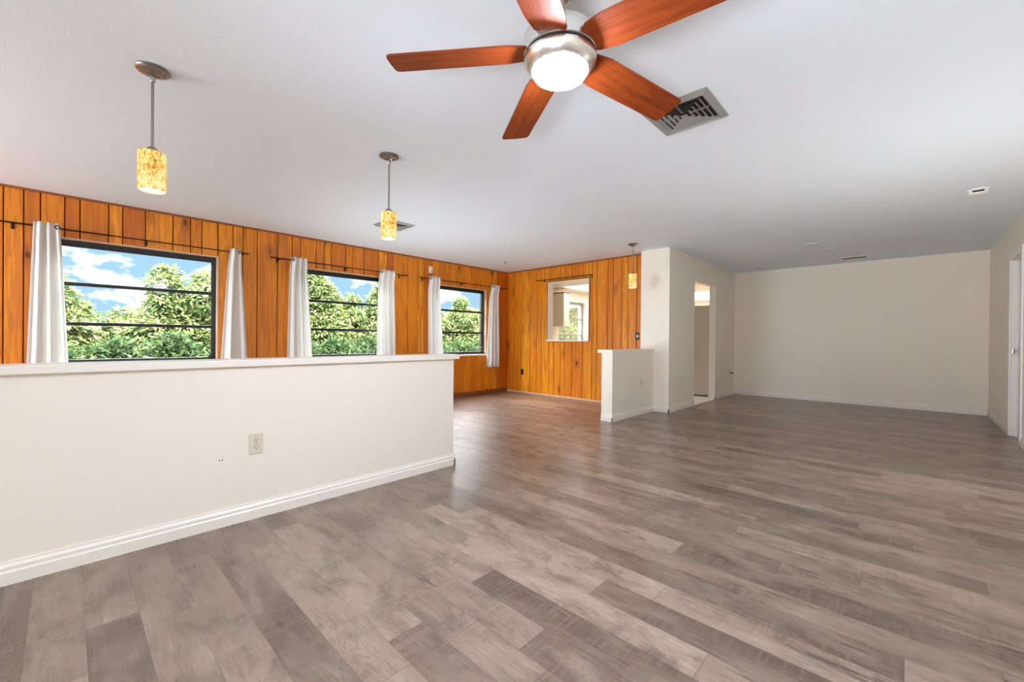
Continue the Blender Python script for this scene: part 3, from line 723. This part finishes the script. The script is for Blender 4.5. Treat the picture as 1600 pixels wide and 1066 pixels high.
def curtain(label, t0, t1, b0, b1, folds, seed, zb=0.517, ring_at=()):
    """grommet curtain: top edge from t0 to t1, bottom from b0 to b1 (b given at z=0.8)"""
    rnd = random.Random(seed); n, m = folds*14, 34; ztop = ZR+0.035
    ph = rnd.random()*0.4; am = [rnd.uniform(0.8, 1.25) for _ in range(folds+1)]
    bm = B(); G = []
    for i in range(m+1):
        f = i/m; z = ztop+(zb-ztop)*f; g = (ztop-z)/(ztop-0.8)
        e = g if g < 1 else 1+(g-1)*0.3
        e = e**0.85 if e < 1 else e
        row = []
        for j in range(n+1):
            s = j/n; k = s*folds
            amp = (0.026+0.012*f)*am[int(min(k, folds-1e-3))]*(0.92+0.08*math.cos(5*f+k))
            xx = (t0+(b0-t0)*e)*(1-s)+(t1+(b1-t1)*e)*s
            xx += 0.012*f*math.sin(2*PI*k*0.5+seed)*math.sin(3*f)*min(1, 4*s*(1-s))
            yy = YCU-0.04*math.exp(-((z-ZR)/0.12)**2)+amp*math.sin(2*PI*k+ph+0.5*f*math.sin(seed+k))
            row.append(bm.verts.new((xx, min(yy, YW-0.03), z)))
        G.append(row)
    for i in range(m):
        for j in range(n): bm.faces.new((G[i][j], G[i][j+1], G[i+1][j+1], G[i+1][j]))
    tp = thing('curtain', label, 'curtain', ((b0+b1)/2, YCU, zb), 0, 'white grommet curtains')
    o = obj('cloth', bm, M['curtain'], None, True); o.parent = tp; o.location = (-(b0+b1)/2, -YCU, -zb)
    md = o.modifiers.new('thickness', 'SOLIDIFY'); md.thickness = 0.002
    for k in ring_at:
        s = (k+0.5-ph/PI)/(folds*2)
        if not 0 < s < 1: continue
        bm = B(); x = t0*(1-s)+t1*s
        torus(bm, (x-(b0+b1)/2, -0.058, ZR-zb), (0.45 if s < 0.5 else -0.45, 1, 0), 0.017, 0.005, 20, 6); obj('grommet', bm, M['bronze'], tp, True)
    return tp
curtain('white curtain on the left side of the left window', -0.215, -0.05, -0.256, 0.008, 3, 1, ring_at=(5,))
curtain('white curtain on the right side of the left window', 1.335, 1.445, 1.26, 1.53, 2, 2, ring_at=(3,))
curtain('white curtain on the left side of the middle window', 2.011, 2.213, 1.984, 2.301, 3, 3, ring_at=(0,))
curtain('white curtain on the right side of the middle window', 3.288, 3.548, 3.256, 3.593, 3, 4, ring_at=(0,))
curtain('white curtain on the left side of the window by the far corner', 4.206, 4.42, 4.215, 4.53, 3, 5, ring_at=(0,))
curtain('white curtain nearest the far panelled corner, hanging below the sill', 5.672, 5.875, 5.60, 5.915, 3, 6, ring_at=(0,))

# ------------------------------------------------------------------ outlets, switches, sensors
def plate(name, label, cat, loc, facing, mat, face, group=None, w_=0.072, h_=0.118):
    """wall plate, local -Y is the outward side"""
    rz = {'-y': 0, '-x': -PI/2, '+y': PI}[facing]
    t = thing(name, label, cat, loc, rz, group)
    bm = B(); box(bm, (-w_/2, -0.006, -h_/2), (w_/2, 0, h_/2), 0.002); obj('cover_plate', bm, mat, t)
    face(t); return t
def duplex(mat, hole):
    def f(t):
        for s in (-1, 1):
            bm = B(); lathe(bm, [(0, 0), (0.0165, 0), (0.016, 0.0022), (0, 0.0022)], 24)
            bmesh.ops.rotate(bm, verts=bm.verts, cent=(0, 0, 0), matrix=Matrix.Rotation(PI/2, 3, 'X')); bmesh.ops.translate(bm, verts=bm.verts, vec=(0, -0.006, s*0.0195))
            r = obj('receptacle', bm, mat, t, True)
            bm = B()
            for x in (-0.0065, 0.0065): box(bm, (x-0.0013, -0.0088, s*0.0195+0.001), (x+0.0013, -0.0078, s*0.0195+0.009))
            box(bm, (-0.0024, -0.0088, s*0.0195-0.0095), (0.0024, -0.0078, s*0.0195-0.005)); obj('slots', bm, hole, r)
        bm = B(); tube(bm, [(0, -0.006, 0), (0, -0.0075, 0)], 0.003, 10); obj('screw', bm, M['nickel'], t, True)
    return f
def toggle(mat, base):
    def f(t):
        bm = B(); box(bm, (-0.006, -0.0075, -0.012), (0.006, -0.0055, 0.012), 0.0005); obj('toggle_collar', bm, base, t)
        bm = B(); box(bm, (-0.004, -0.018, 0.0), (0.004, -0.006, 0.01), 0.002); obj('toggle', bm, mat, t)
        for z in (-0.03, 0.03):
            bm = B(); tube(bm, [(0, -0.006, z), (0, -0.0072, z)], 0.003, 10); obj('screw', bm, M['nickel'], t, True)
    return f
plate('wall_outlet', 'ivory duplex outlet on the long foreground half wall', 'outlet', (0.765, YH, 0.437), '-y', M['ivory'], duplex(M['ivory'], M['dark']))
plate('wall_outlet', 'ivory outlet on the short half wall by the column', 'outlet', (5.68, YH, 0.455), '-y', M['ivory'], duplex(M['ivory'], M['dark']))
plate('wall_outlet', 'black outlet low on the panelled end wall', 'outlet', (XB, 5.595, 0.42), '-x', M['black_plastic'], duplex(M['black_plastic'], M['dark']))
plate('wall_outlet', 'white outlet low on the right side wall near the corner', 'outlet', (8.97, YR, 0.47), '+y', M['white_plastic'], duplex(M['white_plastic'], M['dark']))
def black_switch(t):
    bm = B(); lathe(bm, [(0, 0), (0.02, 0), (0.018, 0.008), (0.006, 0.014), (0, 0.015)], 24)
    bmesh.ops.rotate(bm, verts=bm.verts, cent=(0, 0, 0), matrix=Matrix.Rotation(PI/2, 3, 'X')); bmesh.ops.translate(bm, verts=bm.verts, vec=(0.006, -0.006, 0)); k = obj('dimmer_knob', bm, M['white_plastic'], t, True); k['label'] = 'white knob'
plate('dimmer_switch', 'black wall dimmer with white knob beside the column', 'light switch', (XB, 3.135, 1.13), '-x', M['black_plastic'], black_switch)
plate('light_switch', 'white toggle switch on white wall left of the doorway', 'light switch', (6.9, YC, 1.135), '-y', M['white_plastic'], toggle(M['white_plastic'], M['ivory']))
def thermo(t):
    bm = B(); box(bm, (-0.03, -0.022, -0.035), (0.03, -0.006, 0.035), 0.004); obj('thermostat_body', bm, M['white_plastic'], t)
    bm = B(); box(bm, (0.0, -0.0232, 0.008), (0.022, -0.0215, 0.026), 0.0008); obj('display', bm, M['grey_grille'], t)
plate('thermostat', 'small white thermostat on white wall right of the doorway', 'thermostat', (9.0, YC, 1.365), '-y', M['white_plastic'], thermo, None, 0.085, 0.13)
def cable(t):
    bm = B(); lathe(bm, [(0, 0), (0.008, 0), (0.008, 0.012), (0, 0.013)], 12)
    bmesh.ops.rotate(bm, verts=bm.verts, cent=(0, 0, 0), matrix=Matrix.Rotation(PI/2, 3, 'X')); bmesh.ops.translate(bm, verts=bm.verts, vec=(0, -0.006, 0)); obj('cable_socket', bm, M['nickel'], t, True)
    bm = B(); tube(bm, [(0, -0.017, 0), (0.0, -0.04, 0), (0.015, -0.055, -0.004), (0.04, -0.06, -0.01)], 0.011, 10); obj('cable_stub', bm, M['black_plastic'], t, True)
plate('cable_outlet', 'small cable outlet plate with black cable stub right of the doorway', 'cable outlet', (8.985, YC, 0.44), '-y', M['ivory'], cable, None, 0.06, 0.1)
t = thing('wall_sensor', 'small white sensor box high on the panelled window wall', 'sensor', (4.305, YW, 2.25))
bm = B(); box(bm, (-0.032, -0.03, -0.06), (0.032, 0, 0.06), 0.006); obj('sensor_case', bm, M['white_plastic'], t)
bm = B(); box(bm, (-0.022, -0.0315, -0.035), (0.022, -0.0295, 0.0), 0.001); obj('sensor_lens', bm, M['ivory'], t)
for dx, lab in ((0.586, 'left one of two tiny dark screw holes in the long half wall'), (0.6, 'right one of two tiny dark screw holes in the long half wall')):
    bm = B(); lathe(bm, [(0.0012, 0.0012), (0.0032, 0.001), (0.0034, 0.0), (0, 0.0), (0, 0.0004), (0.0012, 0.0004)], 12)
    bmesh.ops.rotate(bm, verts=bm.verts, cent=(0, 0, 0), matrix=Matrix.Rotation(PI/2, 3, 'X'))
    tag(obj('screw_hole', bm, M['dark'], None, True, (dx, YH, 0.373)), lab, 'screw hole', 'screw holes in the half wall')

# ------------------------------------------------------------------ kitchen beyond
t = thing('wall_cabinet', 'cream wall cabinet seen through the kitchen pass-through', 'cabinet', (7.76, YW-0.31, 1.37))
bm = B(); box(bm, (0, 0.02, 0), (0.22, 0.305, 0.76), 0.002); obj('cabinet_body', bm, M['cabinet'], t)
bm = B(); box(bm, (0.004, 0, 0.004), (0.216, 0.018, 0.756), 0.003); box(bm, (0.04, -0.004, 0.05), (0.18, 0.001, 0.71), 0.002); obj('cabinet_door', bm, M['cabinet'], t)
bm = B(); box(bm, (-0.006, -0.008, 0.762), (0.226, 0.305, 0.785), 0.003); obj('cornice', bm, M['wood_trim'], t)
t = thing('refrigerator', 'taupe refrigerator side panel just inside the kitchen doorway', 'refrigerator', (8.36, YC+0.13, 0.002))
bm = B(); box(bm, (0, 0, 0.02), (0.75, 0.68, 1.74), 0.012); obj('refrigerator_body', bm, M['fridge'], t)
for za, zb in ((0.06, 1.1), (1.115, 1.73)):
    bm = B(); box(bm, (0.003, 0.685, za), (0.747, 0.745, zb), 0.012); d = obj('refrigerator_door', bm, M['fridge'], t)
    bm = B(); zc = (za+zb)/2; tube(bm, [(0.05, 0.745, zc-0.18), (0.05, 0.79, zc-0.17), (0.05, 0.79, zc+0.17), (0.05, 0.745, zc+0.18)], 0.01, 8); obj('handle', bm, M['nickel'], d, True)
for x in (0.05, 0.7):
    for y in (0.05, 0.62):
        bm = B(); tube(bm, [(x, y, 0), (x, y, 0.022)], 0.015, 8); obj('foot', bm, M['black_plastic'], t)
# dropped kitchen ceiling with a luminous panel
bm = B()
for a, b, p, q in wall_cells(XB+0.121, KX-0.001, YC+0.112, YW, [(7.6, 9.6, 4.2, 5.68), (10.4, 12.7, 3.2, 4.8)]): box(bm, (a, p, 2.25), (b, q, 2.27))
struct('ceiling_kitchen', bm, M['kitchen_paint'], 'lowered cream kitchen ceiling around the light panel', 'ceiling')
for cx, cy, hx, hy, lab in ((8.6, 4.94, 1.0, 0.74, 'bright kitchen ceiling light panel seen through the pass-through'), (11.55, 4.0, 1.15, 0.8, 'bright kitchen ceiling light panel seen through the doorway')):
    t = thing('ceiling_light', lab, 'ceiling light', (cx, cy, 2.26), 0, 'kitchen ceiling light panels')
    bm = B(); box(bm, (-hx+0.03, -hy+0.03, -0.006), (hx-0.03, hy-0.03, 0.006)); obj('light_panel', bm, M['kitchen_light'], t)
    bm = B()
    for a, b in (((-hx, -hy), (hx, -hy+0.03)), ((-hx, hy-0.03), (hx, hy)), ((-hx, -hy+0.03), (-hx+0.03, hy-0.03)), ((hx-0.03, -hy+0.03), (hx, hy-0.03))): box(bm, (*a, -0.014), (*b, 0.01), 0.002)
    obj('light_frame', bm, M['white_trim'], t)

# ------------------------------------------------------------------ garden
bm = B(); box(bm, (-20, YW+0.2, -0.35), (40, 40, -0.2)); tag(obj('ground_lawn', bm, M['lawn']), 'strip of green lawn outside the windows', 'lawn', None, 'structure')
def foliage_mesh(blobs, n, leaf, rng, droop, tint_mu, up_bias):
    vol = np.array([b[3]**2 for b in blobs]); pick = rng.choice(len(blobs), n, p=vol/vol.sum())
    bl = np.array(blobs)[pick]
    d = rng.normal(size=(n, 3)); d /= np.linalg.norm(d, axis=1)[:, None]
    rad = rng.uniform(0.62, 1.03, n)
    p = bl[:, :3]+d*(rad*bl[:, 3])[:, None]*np.array([1, 1, 0.92])
    keep = p[:, 2] > 0.02; p, d, rad = p[keep], d[keep], rad[keep]; n = len(p)
    ax = d+rng.normal(size=(n, 3))*0.55; ax[:, 2] -= droop; ax /= np.linalg.norm(ax, axis=1)[:, None]
    nr = d*0.7+np.array([0, -0.2, 0.75])+rng.normal(size=(n, 3))*0.35
    nr -= ax*(nr*ax).sum(1)[:, None]; nr /= np.linalg.norm(nr, axis=1)[:, None]
    sd = np.cross(ax, nr); L = (leaf*rng.uniform(0.65, 1.3, n))[:, None]; W = L*0.2
    v = np.stack([p, p+ax*L*0.45+sd*W+nr*L*0.03, p+ax*L-nr*L*0.12, p+ax*L*0.45-sd*W+nr*L*0.03, p+ax*L*0.5-nr*L*0.05], 1).reshape(-1, 3)
    base = (np.arange(n)*5)[:, None]
    tri = np.concatenate([base+np.array([[0, 1, 4]]), base+np.array([[1, 2, 4]]), base+np.array([[2, 3, 4]]), base+np.array([[3, 0, 4]])], 1).reshape(-1, 3)
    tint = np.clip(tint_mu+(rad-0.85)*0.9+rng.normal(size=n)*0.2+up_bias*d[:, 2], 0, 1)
    me = bpy.data.meshes.new('foliage')
    me.vertices.add(len(v)); me.vertices.foreach_set('co', v.astype(np.float32).ravel())
    me.loops.add(tri.size); me.loops.foreach_set('vertex_index', tri.astype(np.int32).ravel())
    me.polygons.add(len(tri)); me.polygons.foreach_set('loop_start', (np.arange(len(tri))*3).astype(np.int32))
    me.update(calc_edges=True)
    a = me.attributes.new('tint', 'FLOAT', 'POINT'); a.data.foreach_set('value', np.repeat(tint, 5).astype(np.float32))
    return me
def shrub(label, x, y, top, r, n, leaf, mat, seed, group, droop=0.5, tint=0.55, name='shrub', cat='shrub'):
    rng = np.random.default_rng(seed); h = top+0.2
    t = thing(name, label, cat, (x, y, -0.2), 0, group)
    blobs = [(0, 0, h*0.45, min(r, h*0.5))]
    for k in range(16):
        a = rng.uniform(0, 2*PI); q = rng.uniform(0.25, 0.8)*r; zz = rng.uniform(0.22, 0.8)*h
        rr = rng.uniform(0.28, 0.45)*r*(1.1-0.3*zz/h); sh = math.sqrt(max(0.1, 1-(zz/h-0.35)**2*2.0))
        blobs.append((q*math.cos(a)*sh, q*math.sin(a)*sh, min(zz, h-rr), rr))
    for zz, rr in ((0.56, 0.62), (0.68, 0.52), (0.79, 0.42), (0.88, 0.3)):
        for k in range(3):
            a = rng.uniform(0, 2*PI); blobs.append((rr*0.45*r*math.cos(a), rr*0.45*r*math.sin(a), min(zz*h, h-rr*r*0.72), rr*r*0.72))
    me = foliage_mesh(blobs, n, leaf, rng, droop, tint, 0.15)
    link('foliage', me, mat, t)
    bm = B(); tube(bm, [(0, 0, 0), (0.02, 0.01, h*0.35), (0, 0, h*0.62)], [0.05, 0.04, 0.02], 8)
    obj('trunk', bm, M['bark'], t, True)
    bm = B()
    for b in blobs[1:13]: tube(bm, [(0.01, 0, h*0.2), (b[0]*0.5, b[1]*0.5, (h*0.2+b[2])/2+0.03), (b[0], b[1], b[2])], [0.022, 0.015, 0.006], 6)
    obj('branches', bm, M['bark'], t, True)
    return t
TALL = [(-1.05, 9.6, 2.35, 0.95, 'tall pale-leaved shrub hidden mostly by the left curtain'),
        (-0.2, 9.75, 2.15, 0.7, 'lower pale shrub at the left side of the left window'),
        (0.75, 10.1, 1.62, 0.75, 'low pale shrub in the sky gap of the left window'),
        (1.2, 9.5, 2.5, 0.62, 'pointed leafy shrub rising in the middle of the left window'),
        (1.85, 9.7, 2.45, 0.8, 'tall pale shrub at the right side of the left window'),
        (2.9, 9.8, 2.6, 0.85, 'tall pale shrub hidden between left and middle windows'),
        (3.85, 9.6, 2.75, 0.75, 'tallest pale shrub at the left side of the middle window'),
        (4.75, 9.9, 2.25, 0.75, 'pale shrub under the sky gap of the middle window'),
        (5.5, 9.7, 2.6, 0.75, 'pale shrub at the right side of the middle window'),
        (6.5, 9.8, 2.1, 0.8, 'pale shrub hidden by the curtains between middle and far windows'),
        (7.3, 9.9, 2.0, 0.7, 'low pale shrub at the left side of the far corner window'),
        (7.95, 9.6, 2.45, 0.75, 'peaked pale shrub in the middle of the far corner window'),
        (8.75, 9.8, 2.1, 0.75, 'pale shrub at the right side of the far corner window'),
        (12.2, 9.6, 3.0, 0.95, 'leafy shrub at the left side of the kitchen window'),
        (13.5, 9.7, 3.1, 0.95, 'leafy shrub in the middle of the kitchen window'),
        (14.8, 9.8, 3.0, 0.95, 'leafy shrub at the right side of the kitchen window')]
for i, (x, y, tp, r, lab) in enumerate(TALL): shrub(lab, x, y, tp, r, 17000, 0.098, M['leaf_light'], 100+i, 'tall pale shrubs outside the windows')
LOW = [(-0.25, 8.35, 1.1, 'lower dark green shrub at the left of the left window'), (0.45, 8.25, 1.05, 'dark green shrub in the lower middle of the left window'), (1.15, 8.35, 1.15, 'dark green shrub at the lower right of the left window'),
       (2.0, 8.3, 1.1, 'dark green shrub hidden between left and middle windows'), (2.95, 8.4, 1.1, 'dark green shrub hidden by the left curtain of the middle window'), (3.7, 8.3, 1.08, 'dark green shrub at the lower left of the middle window'), (4.4, 8.4, 1.12, 'dark green shrub at the lower right of the middle window'),
       (5.3, 8.4, 1.05, 'dark green shrub hidden between middle and far windows'), (6.15, 8.4, 1.1, 'dark green shrub at the lower left of the far corner window'), (6.9, 8.3, 1.02, 'dark green shrub at the lower middle of the far corner window'), (7.65, 8.4, 1.05, 'dark green shrub at the lower right of the far corner window'),
       (11.2, 8.4, 1.2, 'dark green shrub at the lower left of the kitchen window'), (12.3, 8.4, 1.2, 'dark green shrub at the lower right of the kitchen window')]
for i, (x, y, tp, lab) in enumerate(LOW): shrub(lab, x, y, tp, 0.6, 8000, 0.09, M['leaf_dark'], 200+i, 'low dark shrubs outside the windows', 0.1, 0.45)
